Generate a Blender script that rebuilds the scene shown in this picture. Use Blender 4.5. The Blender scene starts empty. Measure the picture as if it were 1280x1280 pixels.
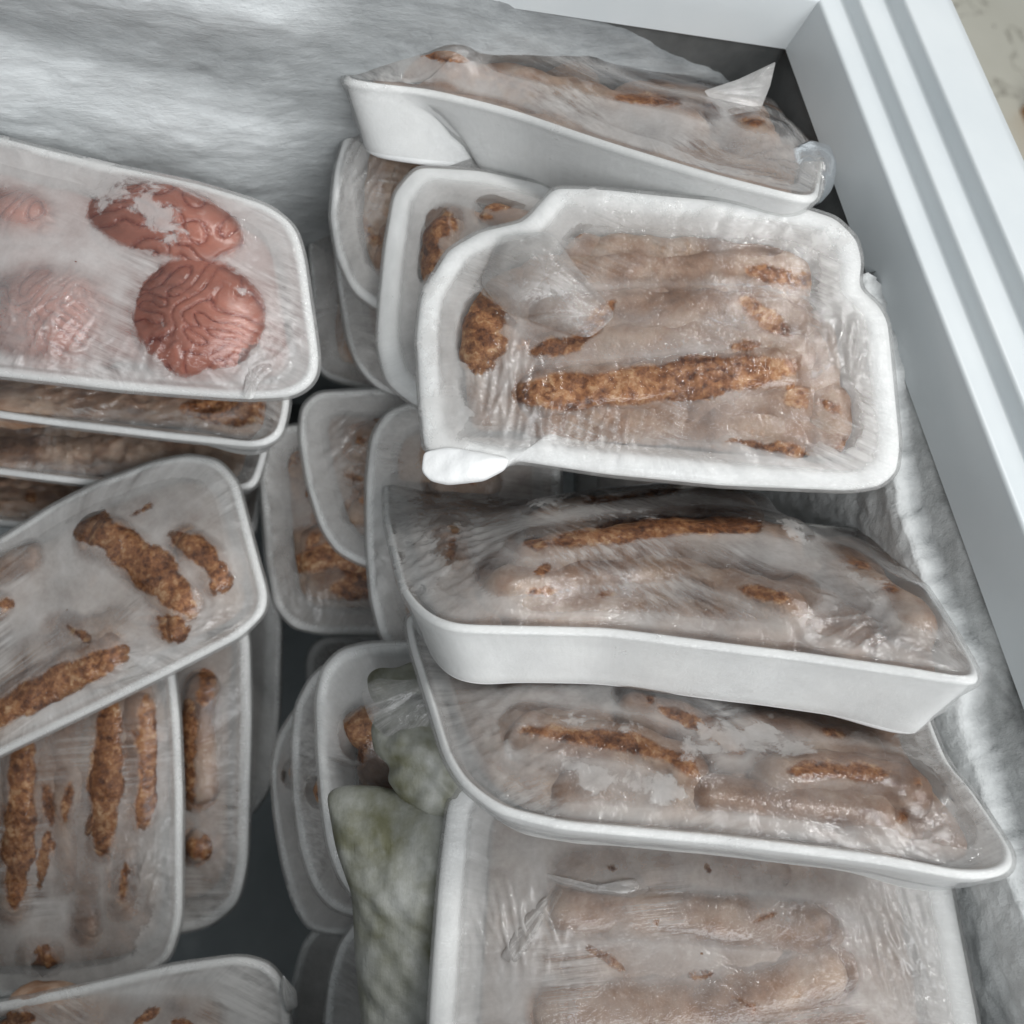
import bpy, math, random
import numpy as np

# ------------------------------------------------------------------ camera, light, exposure
SC = bpy.context.scene
COL = SC.collection
F = 1150.0                       # focal length in pixels of the 1280 px picture
R = np.array([[0.9347851, 0.05185686, -0.35140814],
              [-0.17605082, 0.92687042, -0.33153784],
              [0.3085173, 0.37178232, 0.8755541]])      # camera axes -> world axes
KS = 0.28 / 0.30
CAM = np.array([-0.34342621, -0.39080538, 0.30]) * KS

from mathutils import Matrix, Vector
cam_data = bpy.data.cameras.new('camera')
cam = bpy.data.objects.new('camera', cam_data)
COL.objects.link(cam)
cam_data.sensor_width = 36.0
cam_data.lens = 36.0 * F / 1280.0
cam_data.clip_start = 0.01
cam_data.clip_end = 50.0
cam_data.dof.use_dof = True
cam_data.dof.focus_distance = 0.40
cam_data.dof.aperture_fstop = 9.0
M4 = Matrix([list(R[i]) + [CAM[i]] for i in range(3)] + [[0, 0, 0, 1]])
cam.matrix_world = M4
SC.camera = cam

world = bpy.data.worlds.new('World')
SC.world = world
world.use_nodes = True
bg = world.node_tree.nodes['Background']
bg.inputs[0].default_value = (0.91, 0.97, 1.0, 1)
bg.inputs[1].default_value = 0.31

def area(name, loc, target, sx, sy, power, color):
    l = bpy.data.lights.new(name, 'AREA')
    l.shape = 'RECTANGLE'; l.size = sx; l.size_y = sy
    l.energy = power; l.color = color
    o = bpy.data.objects.new(name, l); COL.objects.link(o)
    d = Vector(target) - Vector(loc)
    o.matrix_world = Matrix.Translation(loc) @ d.to_track_quat('-Z', 'Y').to_matrix().to_4x4()
    return o
area('shop_front_light', (-0.05, -1.75, 1.52), (-0.15, -0.15, -0.05), 2.4, 1.1, 48.0, (0.985, 0.995, 1.0))
area('ceiling_tube_light', (0.35, 0.05, 2.0), (-0.15, -0.2, 0.0), 1.2, 0.08, 23.0, (1.0, 0.99, 0.97))

SC.view_settings.view_transform = 'Standard'
SC.view_settings.look = 'None'
SC.view_settings.exposure = 0.0
SC.view_settings.gamma = 1.0
SC.render.engine = 'CYCLES'
SC.cycles.use_denoising = True
SC.cycles.use_adaptive_sampling = True
SC.cycles.adaptive_threshold = 0.02
SC.cycles.transparent_max_bounces = 16
SC.cycles.max_bounces = 7
SC.cycles.diffuse_bounces = 4

RNG = np.random.default_rng(11)
random.seed(5)

# ------------------------------------------------------------------ picture -> place helpers
def ray(px, py):
    return R @ np.array([(px - 640.0) / F, -(py - 640.0) / F, -1.0])

def at(px, py, t):
    return CAM + ray(px, py) * t

def on_plane(px, py, p0, n):
    r = ray(px, py)
    return CAM + r * (np.dot(p0 - CAM, n) / np.dot(r, n))

def on_axis(px, py, axis, value):
    r = ray(px, py)
    return CAM + r * ((value - CAM[axis]) / r[axis])

def project(P):
    q = (np.asarray(P) - CAM) @ R
    return np.stack([640 + F * q[..., 0] / -q[..., 2], 640 - F * q[..., 1] / -q[..., 2]], -1)

def unit(v):
    v = np.asarray(v, float)
    return v / np.linalg.norm(v)

class Frame:
    """A plane in the place: origin, u (to the right), v (up the plane), n (normal)."""
    def __init__(self, px, py, t, n_cam, edge=None):
        self.n = R @ unit(n_cam)
        self.o = at(px, py, t)
        if edge is None:
            a, b = (px - 50, py), (px + 50, py)
        else:
            a, b = edge
        u = on_plane(b[0], b[1], self.o, self.n) - on_plane(a[0], a[1], self.o, self.n)
        self.u = unit(u)
        self.v = np.cross(self.n, self.u)
    def loc(self, px, py, z=0.0):
        p = on_plane(px, py, self.o + self.n * z, self.n) - self.o
        return np.array([p @ self.u, p @ self.v])
    def world(self, P):
        P = np.asarray(P, float)
        return self.o + P[..., 0:1] * self.u + P[..., 1:2] * self.v + P[..., 2:3] * self.n
    def matrix(self):
        return Matrix([[self.u[i], self.v[i], self.n[i], self.o[i]] for i in range(3)] + [[0, 0, 0, 1]])

def waves(x, y, scale, seed, n=14):
    """Smooth irregular relief from a sum of random sines, about -1..1."""
    g = np.random.default_rng(seed)
    s = np.zeros_like(x)
    for i in range(n):
        a = g.uniform(0, 2 * np.pi); k = scale * g.uniform(0.5, 2.0)
        s = s + np.sin((x * np.cos(a) + y * np.sin(a)) * k + g.uniform(0, 6.28)) / math.sqrt(n / 2)
    return s * 0.6

def grid_noise(x, y, sx, sy, seed):
    """Value noise with a cell of sx by sy."""
    g = np.random.default_rng(seed)
    T = g.random((128, 128))
    a, b = x / sx, y / sy
    i, j = np.floor(a).astype(int), np.floor(b).astype(int)
    f, h = a - i, b - j
    f = f * f * (3 - 2 * f); h = h * h * (3 - 2 * h)
    q = lambda p, r: T[p % 128, r % 128]
    return (q(i, j) * (1 - f) + q(i + 1, j) * f) * (1 - h) + (q(i, j + 1) * (1 - f) + q(i + 1, j + 1) * f) * h

def fbm(x, y, sx, sy, seed, octaves=4):
    s, a = 0, 0.5
    for k in range(octaves):
        s = s + a * grid_noise(x, y, sx / 2 ** k, sy / 2 ** k, seed + k); a *= 0.5
    return s / (1 - 0.5 ** octaves)

def seg_dist(X, Y, pts):
    """Distance from points to a polyline."""
    d = np.full(X.shape, 1e9)
    pts = [np.asarray(p, float) for p in pts]
    if len(pts) == 1:
        return np.hypot(X - pts[0][0], Y - pts[0][1])
    for a, b in zip(pts[:-1], pts[1:]):
        ab = b - a; L = ab @ ab + 1e-12
        t = np.clip(((X - a[0]) * ab[0] + (Y - a[1]) * ab[1]) / L, 0, 1)
        d = np.minimum(d, np.hypot(X - a[0] - t * ab[0], Y - a[1] - t * ab[1]))
    return d

def window(X, Y, pts, w, soft, seed=0):
    """0..1 inside a stroke that tapers to its ends and varies in width."""
    pts = [np.asarray(p, float) for p in pts]
    if len(pts) == 1:
        return np.clip(0.5 + (w - np.hypot(X - pts[0][0], Y - pts[0][1])) / soft, 0, 1)
    L = np.r_[0, np.cumsum([np.linalg.norm(b - a) for a, b in zip(pts[:-1], pts[1:])])]
    out = np.zeros(X.shape)
    for k, (a, b) in enumerate(zip(pts[:-1], pts[1:])):
        ab = b - a
        t = np.clip(((X - a[0]) * ab[0] + (Y - a[1]) * ab[1]) / (ab @ ab + 1e-9), 0, 1)
        d = np.hypot(X - a[0] - t * ab[0], Y - a[1] - t * ab[1])
        s = (L[k] + t * (L[k + 1] - L[k])) / L[-1]
        ww = w * (0.50 + 0.60 * (1 - np.abs(2 * s - 1) ** 4)) * (1 + 0.14 * np.sin(s * 11 + seed) + 0.10 * np.sin(s * 27 + seed * 2.3))
        out = np.maximum(out, np.clip(0.5 + (ww - d) / soft, 0, 1))
    return out

def inside(X, Y, poly):
    c = np.zeros(X.shape, bool)
    x0, y0 = poly[:, 0], poly[:, 1]
    x1, y1 = np.roll(x0, -1), np.roll(y0, -1)
    for a, b, e, f in zip(x0, y0, x1, y1):
        if b == f: continue
        k = ((b > Y) != (f > Y)) & (X < (e - a) * (Y - b) / (f - b) + a)
        c ^= k
    return c

def resample(poly, n):
    p = np.vstack([poly, poly[:1]])
    L = np.r_[0, np.cumsum(np.hypot(*np.diff(p, axis=0).T))]
    s = np.linspace(0, L[-1], n, endpoint=False)
    return np.stack([np.interp(s, L, p[:, 0]), np.interp(s, L, p[:, 1])], -1), L[-1]

def smooth_loop(poly, n, sigma):
    p, L = resample(np.asarray(poly, float), 720)
    if np.sum(p[:, 0] * np.roll(p[:, 1], -1) - p[:, 1] * np.roll(p[:, 0], -1)) < 0:
        p = p[::-1]
    k = np.fft.fftfreq(720, d=L / 720) * 2 * np.pi
    g = np.exp(-0.5 * (k * sigma) ** 2)
    q = np.stack([np.real(np.fft.ifft(np.fft.fft(p[:, i]) * g)) for i in (0, 1)], -1)
    return resample(q, n)

# ------------------------------------------------------------------ linking helpers
def mesh_obj(name, V, Fc, mat, parent=None, attrs=None, smooth=True):
    me = bpy.data.meshes.new(name)
    me.from_pydata([tuple(map(float, v)) for v in V], [], [tuple(map(int, f)) for f in Fc])
    me.materials.append(mat)
    if smooth:
        me.polygons.foreach_set('use_smooth', [True] * len(me.polygons))
    for k, a in (attrs or {}).items():
        a = np.asarray(a, np.float32)
        if a.ndim == 1:
            at_ = me.attributes.new(k, 'FLOAT', 'POINT'); at_.data.foreach_set('value', a)
        else:
            at_ = me.attributes.new(k, 'FLOAT_VECTOR', 'POINT'); at_.data.foreach_set('vector', a.ravel())
    me.update()
    o = bpy.data.objects.new(name, me); COL.objects.link(o)
    if parent is not None: o.parent = parent
    return o

def thing(name, label, cat, matrix=None, group=None):
    o = bpy.data.objects.new(name, None); COL.objects.link(o)
    o.empty_display_size = 0.02
    if matrix is not None: o.matrix_world = matrix
    o['label'] = label; o['category'] = cat
    if group: o['group'] = group
    return o

def ring_faces(n, m, start=0, closed=True):
    f = []
    for j in range(m - 1):
        for i in range(n if closed else n - 1):
            k = (i + 1) % n
            f.append((start + j * n + i, start + j * n + k, start + (j + 1) * n + k, start + (j + 1) * n + i))
    return f

def grid_faces(nx, ny):
    return [(j * nx + i, j * nx + i + 1, (j + 1) * nx + i + 1, (j + 1) * nx + i) for j in range(ny - 1) for i in range(nx - 1)]

# ------------------------------------------------------------------ materials
def new_mat(name):
    m = bpy.data.materials.new(name); m.use_nodes = True
    nt = m.node_tree; nt.nodes.clear()
    return m, nt

def nd(nt, t, **kw):
    n = nt.nodes.new(t)
    for k, v in kw.items():
        if k.startswith('i_'):
            n.inputs[k[2:].replace('_', ' ')].default_value = v
        else:
            setattr(n, k, v)
    return n

def mth(nt, op, a, b=None, c=None, clamp=False):
    n = nt.nodes.new('ShaderNodeMath'); n.operation = op; n.use_clamp = clamp
    for i, x in enumerate((a, b, c)):
        if x is None: continue
        if isinstance(x, (int, float)): n.inputs[i].default_value = x
        else: nt.links.new(x, n.inputs[i])
    return n.outputs[0]

def coords(nt, scale=(1, 1, 1), attr=None, rand=True):
    if attr:
        src = nd(nt, 'ShaderNodeAttribute', attribute_name=attr).outputs['Vector']
    else:
        src = nd(nt, 'ShaderNodeTexCoord').outputs['Object']
    mp = nd(nt, 'ShaderNodeMapping'); mp.inputs['Scale'].default_value = scale
    nt.links.new(src, mp.inputs['Vector'])
    if not rand: return mp.outputs[0]
    oi = nd(nt, 'ShaderNodeObjectInfo')
    m = mth(nt, 'MULTIPLY', oi.outputs['Random'], 61.7)
    ad = nd(nt, 'ShaderNodeVectorMath', operation='ADD')
    nt.links.new(mp.outputs[0], ad.inputs[0]); nt.links.new(m, ad.inputs[1])
    return ad.outputs[0]

def noise(nt, vec, scale, detail=4, rough=0.55, dist=0.0):
    n = nd(nt, 'ShaderNodeTexNoise'); n.inputs['Scale'].default_value = scale
    n.inputs['Detail'].default_value = detail; n.inputs['Roughness'].default_value = rough
    n.inputs['Distortion'].default_value = dist
    nt.links.new(vec, n.inputs['Vector'])
    return n.outputs['Fac']

def ramp(nt, fac, stops, interp='LINEAR'):
    r = nd(nt, 'ShaderNodeValToRGB'); r.color_ramp.interpolation = interp
    e = r.color_ramp.elements
    while len(e) < len(stops): e.new(0.5)
    for k, (p, c) in enumerate(stops):
        e[k].position = p; e[k].color = (*c, 1) if len(c) == 3 else c
    nt.links.new(fac, r.inputs[0])
    return r.outputs[0]

def smooth(nt, x, lo, hi):
    n = nd(nt, 'ShaderNodeMapRange', interpolation_type='SMOOTHSTEP')
    n.inputs['From Min'].default_value = lo; n.inputs['From Max'].default_value = hi
    nt.links.new(x, n.inputs['Value'])
    return n.outputs['Result']

def bump(nt, h, strength, dist, normal=None):
    b = nd(nt, 'ShaderNodeBump'); b.inputs['Strength'].default_value = strength; b.inputs['Distance'].default_value = dist
    nt.links.new(h, b.inputs['Height'])
    if normal is not None: nt.links.new(normal, b.inputs['Normal'])
    return b.outputs[0]

def principled(nt, color, rough, normal=None, spec=0.5):
    p = nd(nt, 'ShaderNodeBsdfPrincipled')
    if isinstance(color, tuple): p.inputs['Base Color'].default_value = (*color, 1)
    else: nt.links.new(color, p.inputs['Base Color'])
    if isinstance(rough, (int, float)): p.inputs['Roughness'].default_value = rough
    else: nt.links.new(rough, p.inputs['Roughness'])
    p.inputs['Specular IOR Level'].default_value = spec
    if normal is not None: nt.links.new(normal, p.inputs['Normal'])
    return p

def finish(nt, shader):
    o = nd(nt, 'ShaderNodeOutputMaterial'); nt.links.new(shader, o.inputs['Surface'])

def make_film():
    m, nt = new_mat('frosted_cling_film')
    L = nt.links.new
    att = lambda n, t='GEOMETRY': nd(nt, 'ShaderNodeAttribute', attribute_name=n, attribute_type=t).outputs['Fac']
    ml = lambda x, k, o=0.0: mth(nt, 'MULTIPLY_ADD', x, k, o)
    mul = lambda x, y: mth(nt, 'MULTIPLY', x, y)
    add = lambda x, y: mth(nt, 'ADD', x, y)
    co = coords(nt)
    big = noise(nt, co, 24, 4, 0.55, 0.4)
    mid = noise(nt, co, 95, 5, 0.62, 0.3)
    fine = noise(nt, co, 520, 3, 0.6)
    edge = noise(nt, co, 150, 6, 0.68, 0.5)
    edge2 = noise(nt, co, 55, 4, 0.6, 0.8)
    streak = noise(nt, coords(nt, (1, 0.035, 1), 'fuv'), 430, 3, 0.6)
    st2 = noise(nt, coords(nt, (1, 0.02, 1), 'fuv'), 130, 4, 0.6, 0.3)
    st3 = noise(nt, coords(nt, (1, 0.022, 1), 'puv'), 330, 4, 0.65, 0.2)
    smask = smooth(nt, noise(nt, co, 17, 2), 0.50, 0.66)
    rim, clear, ice, near, lip = att('rim'), att('clear'), att('ice'), att('near'), att('lip')
    base = att('frost', 'OBJECT')
    c = mul(smooth(nt, add(clear, add(ml(edge, 0.85, -0.425), ml(edge2, 0.75, -0.375))), 0.40, 0.64), smooth(nt, add(near, ml(edge, 0.5, -0.25)), 0.20, 0.50))
    icy = smooth(nt, add(ice, add(ml(edge, 2.0, -1.0), ml(edge2, 1.8, -0.9))), 0.35, 0.85)
    a = add(base, ml(big, 0.85, -0.425))
    a = add(a, ml(mid, 0.34, -0.17))
    a = add(a, ml(fine, 0.14, -0.07))
    a = add(a, ml(near, -0.42, 0.12))
    a = add(a, mul(ml(streak, 0.6, -0.3), rim))
    a = add(a, mul(ml(st2, 0.8, -0.4), rim))
    a = add(a, mul(ml(st3, 1.5, -0.75), smask))
    a = mth(nt, 'MINIMUM', mth(nt, 'MAXIMUM', a, 0.06), 0.92)
    a = mul(a, ml(lip, -0.75, 1.0))
    a = mul(a, ml(c, -0.94, 1.0))
    a = mth(nt, 'MAXIMUM', a, mul(icy, ml(mid, 0.7, 0.24)), clamp=True)
    h = add(ml(fine, 0.22), add(ml(mid, 0.55), add(mul(st2, rim), mul(ml(st3, 0.8), smask))))
    nrm = bump(nt, h, 0.62, 0.0024)
    tr = nd(nt, 'ShaderNodeBsdfTransparent'); tr.inputs[0].default_value = (0.965, 0.965, 0.96, 1)
    df = nd(nt, 'ShaderNodeBsdfDiffuse'); df.inputs[0].default_value = (0.725, 0.72, 0.71, 1)
    tl = nd(nt, 'ShaderNodeBsdfTranslucent'); tl.inputs[0].default_value = (0.77, 0.762, 0.75, 1)
    fr = nd(nt, 'ShaderNodeMixShader'); fr.inputs[0].default_value = 0.36
    L(df.outputs[0], fr.inputs[1]); L(tl.outputs[0], fr.inputs[2])
    mx = nd(nt, 'ShaderNodeMixShader'); L(a, mx.inputs[0]); L(tr.outputs[0], mx.inputs[1]); L(fr.outputs[0], mx.inputs[2])
    gl = nd(nt, 'ShaderNodeBsdfGlossy'); gl.inputs['Roughness'].default_value = 0.10; gl.inputs['Color'].default_value = (0.97, 0.98, 1, 1)
    L(nrm, gl.inputs['Normal'])
    fz = nd(nt, 'ShaderNodeFresnel'); fz.inputs['IOR'].default_value = 1.42; L(nrm, fz.inputs['Normal'])
    k = mul(mth(nt, 'MULTIPLY_ADD', fz.outputs[0], 1.0, 0.012, clamp=True), ml(lip, -0.75, 1.0))
    m2 = nd(nt, 'ShaderNodeMixShader'); L(k, m2.inputs[0]); L(mx.outputs[0], m2.inputs[1]); L(gl.outputs[0], m2.inputs[2])
    finish(nt, m2.outputs[0])
    return m
FILM = make_film()

def make_foam():
    m, nt = new_mat('white_foam')
    co = coords(nt)
    n1 = noise(nt, co, 30, 5); n2 = noise(nt, co, 900, 2)
    col = ramp(nt, n1, [(0.3, (0.74, 0.75, 0.755)), (0.7, (0.84, 0.85, 0.85))])
    h = mth(nt, 'ADD', mth(nt, 'MULTIPLY', n1, 1.0), mth(nt, 'MULTIPLY', n2, 0.15))
    finish(nt, principled(nt, col, 0.5, bump(nt, h, 0.5, 0.002), 0.35).outputs[0])
    return m
FOAM = make_foam()

def make_meat():
    m, nt = new_mat('ground_meat')
    co = coords(nt)
    a = noise(nt, co, 240, 4, 0.66, 0.15); b = noise(nt, co, 45, 4); c = noise(nt, co, 700, 3)
    vo = nd(nt, 'ShaderNodeTexVoronoi'); vo.inputs['Scale'].default_value = 330.0
    nt.links.new(co, vo.inputs['Vector'])
    sp = nd(nt, 'ShaderNodeSeparateColor'); nt.links.new(vo.outputs['Color'], sp.inputs[0])
    f = mth(nt, 'ADD', mth(nt, 'ADD', mth(nt, 'MULTIPLY', a, 0.62), mth(nt, 'MULTIPLY', b, 0.33)), mth(nt, 'MULTIPLY', sp.outputs[0], 0.10))
    raw = ramp(nt, f, [(0.39, (0.095, 0.032, 0.012)), (0.49, (0.25, 0.098, 0.037)), (0.58, (0.41, 0.195, 0.082)), (0.70, (0.64, 0.43, 0.255))])
    # rime grown on the meat wherever the film does not press on it
    e = noise(nt, co, 30, 5, 0.6, 0.4); g = noise(nt, co, 110, 4, 0.6)
    rime = ramp(nt, mth(nt, 'ADD', mth(nt, 'MULTIPLY', e, 0.8), mth(nt, 'MULTIPLY', g, 0.25)),
                [(0.34, (0.115, 0.052, 0.029)), (0.50, (0.30, 0.175, 0.110)), (0.66, (0.50, 0.38, 0.295))])
    bare = nd(nt, 'ShaderNodeAttribute', attribute_name='bare').outputs['Fac']
    k = smooth(nt, mth(nt, 'ADD', bare, mth(nt, 'ADD', mth(nt, 'MULTIPLY_ADD', g, 0.8, -0.4), mth(nt, 'MULTIPLY_ADD', a, 0.5, -0.25))), 0.28, 0.60)
    k = mth(nt, 'MAXIMUM', k, mth(nt, 'MULTIPLY', smooth(nt, mth(nt, 'ADD', e, mth(nt, 'MULTIPLY_ADD', a, 0.3, -0.15)), 0.60, 0.72), 0.55))
    mx = nd(nt, 'ShaderNodeMix', data_type='RGBA')
    nt.links.new(k, mx.inputs[0]); nt.links.new(rime, mx.inputs[6]); nt.links.new(raw, mx.inputs[7])
    h = mth(nt, 'ADD', mth(nt, 'MULTIPLY', a, k), mth(nt, 'MULTIPLY', c, 0.3))
    finish(nt, principled(nt, mx.outputs[2], 0.45, bump(nt, h, 0.5, 0.002), 0.35).outputs[0])
    return m
MEAT = make_meat()

def make_brain_mat():
    m, nt = new_mat('brain_tissue')
    co = coords(nt)
    a = noise(nt, co, 60, 4)
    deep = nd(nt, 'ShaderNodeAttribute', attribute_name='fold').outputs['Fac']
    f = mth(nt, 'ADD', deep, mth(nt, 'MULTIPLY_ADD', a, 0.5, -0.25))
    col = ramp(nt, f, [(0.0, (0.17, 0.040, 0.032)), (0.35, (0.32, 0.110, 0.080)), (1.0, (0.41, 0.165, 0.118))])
    finish(nt, principled(nt, col, 0.28, bump(nt, a, 0.2, 0.002), 0.5).outputs[0])
    return m
BRAIN = make_brain_mat()

def make_frost(name, thin, thick, scale, relief):
    m, nt = new_mat(name)
    co = coords(nt, scale, rand=False)
    th = nd(nt, 'ShaderNodeAttribute', attribute_name='thick').outputs['Fac']
    a = noise(nt, co, 42, 8, 0.70, 0.6); b = noise(nt, co, 150, 5, 0.65); c = noise(nt, coords(nt, rand=False), 420, 3, 0.6)
    f = mth(nt, 'ADD', th, mth(nt, 'ADD', mth(nt, 'MULTIPLY_ADD', a, 0.75, -0.375), mth(nt, 'MULTIPLY_ADD', b, 0.34, -0.17)))
    col = ramp(nt, f, [(0.02, thin), (0.35, tuple(0.45 * (x + y) for x, y in zip(thin, thick))), (0.85, thick)])
    h = mth(nt, 'ADD', a, mth(nt, 'ADD', mth(nt, 'MULTIPLY', b, 0.6), mth(nt, 'MULTIPLY', c, 0.25)))
    finish(nt, principled(nt, col, 0.6, bump(nt, h, relief, 0.003), 0.2).outputs[0])
    return m
FROST = make_frost('streaky_frost', (0.13, 0.14, 0.145), (0.70, 0.73, 0.742), (0.30, 1, 1), 0.45)
FROST_SIDE = make_frost('cloudy_frost', (0.085, 0.09, 0.09), (0.86, 0.88, 0.88), (1, 1, 1), 0.55)

def make_liner():
    m, nt = new_mat('grey_liner_metal')
    co = coords(nt, rand=False)
    a = noise(nt, co, 14, 5); b = noise(nt, co, 120, 4)
    col = ramp(nt, mth(nt, 'ADD', mth(nt, 'MULTIPLY', a, 0.7), mth(nt, 'MULTIPLY', b, 0.3)),
               [(0.35, (0.055, 0.060, 0.060)), (0.7, (0.125, 0.13, 0.13))])
    finish(nt, principled(nt, col, 0.45, bump(nt, b, 0.15, 0.002), 0.5).outputs[0])
    return m
LINER = make_liner()

def make_rim():
    m, nt = new_mat('white_rim_plastic')
    co = coords(nt, rand=False)
    a = noise(nt, co, 18, 4); b = noise(nt, co, 300, 3)
    col = ramp(nt, a, [(0.3, (0.585, 0.625, 0.645)), (0.7, (0.635, 0.67, 0.685))])
    finish(nt, principled(nt, col, 0.38, bump(nt, b, 0.05, 0.001), 0.5).outputs[0])
    return m
RIM = make_rim()

def make_marble():
    m, nt = new_mat('beige_marble_tile')
    co = coords(nt, rand=False)
    a = noise(nt, co, 3.0, 6, 0.6); w = noise(nt, co, 3.6, 6, 0.58, 0.5)
    v = mth(nt, 'ABSOLUTE', mth(nt, 'SUBTRACT', w, 0.5))
    vein = smooth(nt, v, 0.0, 0.007)
    col = ramp(nt, a, [(0.3, (0.72, 0.69, 0.58)), (0.7, (0.82, 0.79, 0.68))])
    mx = nd(nt, 'ShaderNodeMix', data_type='RGBA'); mx.inputs[6].default_value = (0.20, 0.17, 0.12, 1)
    nt.links.new(vein, mx.inputs[0]); nt.links.new(col, mx.inputs[7])
    finish(nt, principled(nt, mx.outputs[2], 0.3, None, 0.5).outputs[0])
    return m
MARBLE = make_marble()

def plain(name, c0, c1, scale, rough):
    m, nt = new_mat(name)
    a = noise(nt, coords(nt), scale, 5)
    col = ramp(nt, a, [(0.3, c0), (0.7, c1)])
    finish(nt, principled(nt, col, rough, bump(nt, a, 0.4, 0.003), 0.3).outputs[0])
    return m
GREEN = plain('olive_green_vegetables', (0.045, 0.045, 0.018), (0.105, 0.10, 0.045), 60, 0.5)
def make_bag():
    m, nt = new_mat('cloudy_bag_film')
    co = coords(nt)
    a = noise(nt, co, 26, 4, 0.55, 0.5); b = noise(nt, co, 130, 5, 0.65); c = noise(nt, coords(nt, (1, 0.25, 1)), 260, 4)
    f = mth(nt, 'ADD', mth(nt, 'MULTIPLY', a, 0.8), mth(nt, 'MULTIPLY', b, 0.25))
    col = ramp(nt, f, [(0.38, (0.105, 0.105, 0.062)), (0.50, (0.185, 0.190, 0.162)), (0.64, (0.29, 0.297, 0.280))])
    h = mth(nt, 'ADD', b, mth(nt, 'MULTIPLY', c, 0.7))
    finish(nt, principled(nt, col, 0.5, bump(nt, h, 0.35, 0.002), 0.3).outputs[0])
    return m
BAG = make_bag()
CARD = plain('brown_cardboard', (0.30, 0.17, 0.09), (0.38, 0.23, 0.13), 20, 0.8)

# ------------------------------------------------------------------ the freezer, frost and floor
ZB, XL, YF = -0.56, -1.05, -0.55          # inner floor, left wall, front wall
rows = [1092.5, 1142.0, 1172.0, 1198.0, 1232.0, 1261.0]
o, z = 0.0, 0.0
prof = [(0.0, -0.012), (0.0, 0.0)]
for k in range(1, 6):
    if k % 2 == 1:
        z = on_axis(rows[k], 300, 0, o)[2]
    else:
        o = on_axis(rows[k], 300, 2, z)[0]
    prof.append((o, z))
o3 = on_axis(1184, 0, 2, z)[0]
prof += [(o3, z), (o3 + 0.010, z - 0.004), (o3 + 0.014, z - 0.016), (o3 + 0.014, -0.10)]
print('rim profile', [(round(a, 4), round(b, 4)) for a, b in prof])

def chamfer(p, d=0.0022):
    q = [p[0]]
    for a, b, c in zip(p[:-2], p[1:-1], p[2:]):
        a, b, c = map(np.array, (a, b, c))
        la, lc = np.linalg.norm(a - b), np.linalg.norm(c - b)
        e, f = b + (a - b) / la * min(d, la * .4), b + (c - b) / lc * min(d, lc * .4)
        for s in (0, 0.33, 0.67, 1.0):
            q.append(tuple((1 - s) ** 2 * e + 2 * s * (1 - s) * b + s * s * f))
    q.append(p[-1])
    return q
PR = chamfer(prof)
freezer = thing('chest_freezer', 'open white chest freezer with stepped plastic rim and grey inner walls', 'freezer',
                Matrix.Translation((XL / 2, YF / 2, -0.85)))
def part(name, V, Fc, mat, smooth=True, attrs=None):
    ob = mesh_obj(name, np.asarray(V, float) - np.array([XL / 2, YF / 2, -0.85]), Fc, mat, freezer, attrs, smooth)
    return ob
def rim_side(corner_a, corner_b):
    A = [corner_a(o, z) for o, z in PR]; B = [corner_b(o, z) for o, z in PR]
    n = len(PR)
    part('rim', A + B, [(i, i + 1, n + i + 1, n + i) for i in range(n - 1)], RIM)
rim_side(lambda o, z: (o, YF - o, z), lambda o, z: (o, o, z))                 # right
rim_side(lambda o, z: (o, o, z), lambda o, z: (XL - o, o, z))                 # back
rim_side(lambda o, z: (XL - o, o, z), lambda o, z: (XL - o, YF - o, z))       # left
rim_side(lambda o, z: (XL - o, YF - o, z), lambda o, z: (o, YF - o, z))       # front
W = 0.004
def quad(name, P, mat): part(name, P, [(0, 1, 2, 3)], mat, False)
quad('liner_wall', [(W, YF - W, -0.008), (W, W, -0.008), (W, W, ZB), (W, YF - W, ZB)], LINER)
quad('liner_wall', [(W, W, -0.008), (XL - W, W, -0.008), (XL - W, W, ZB), (W, W, ZB)], LINER)
quad('liner_wall', [(XL - W, W, -0.008), (XL - W, YF - W, -0.008), (XL - W, YF - W, ZB), (XL - W, W, ZB)], LINER)
quad('liner_wall', [(XL - W, YF - W, -0.008), (W, YF - W, -0.008), (W, YF - W, ZB), (XL - W, YF - W, ZB)], LINER)
quad('liner_floor', [(W, W, ZB), (XL - W, W, ZB), (XL - W, YF - W, ZB), (W, YF - W, ZB)], plain('frosted_grey_floor', (0.42, 0.46, 0.48), (0.62, 0.66, 0.68), 9, 0.6))
OS = o3 + 0.012
quad('outer_panel', [(OS, YF - OS, -0.05), (OS, OS, -0.05), (OS, OS, -0.85), (OS, YF - OS, -0.85)], RIM)
quad('outer_panel', [(OS, OS, -0.05), (XL - OS, OS, -0.05), (XL - OS, OS, -0.85), (OS, OS, -0.85)], RIM)
quad('outer_panel', [(XL - OS, OS, -0.05), (XL - OS, YF - OS, -0.05), (XL - OS, YF - OS, -0.85), (XL - OS, OS, -0.85)], RIM)
quad('outer_panel', [(XL - OS, YF - OS, -0.05), (OS, YF - OS, -0.05), (OS, YF - OS, -0.85), (XL - OS, YF - OS, -0.85)], RIM)

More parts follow.
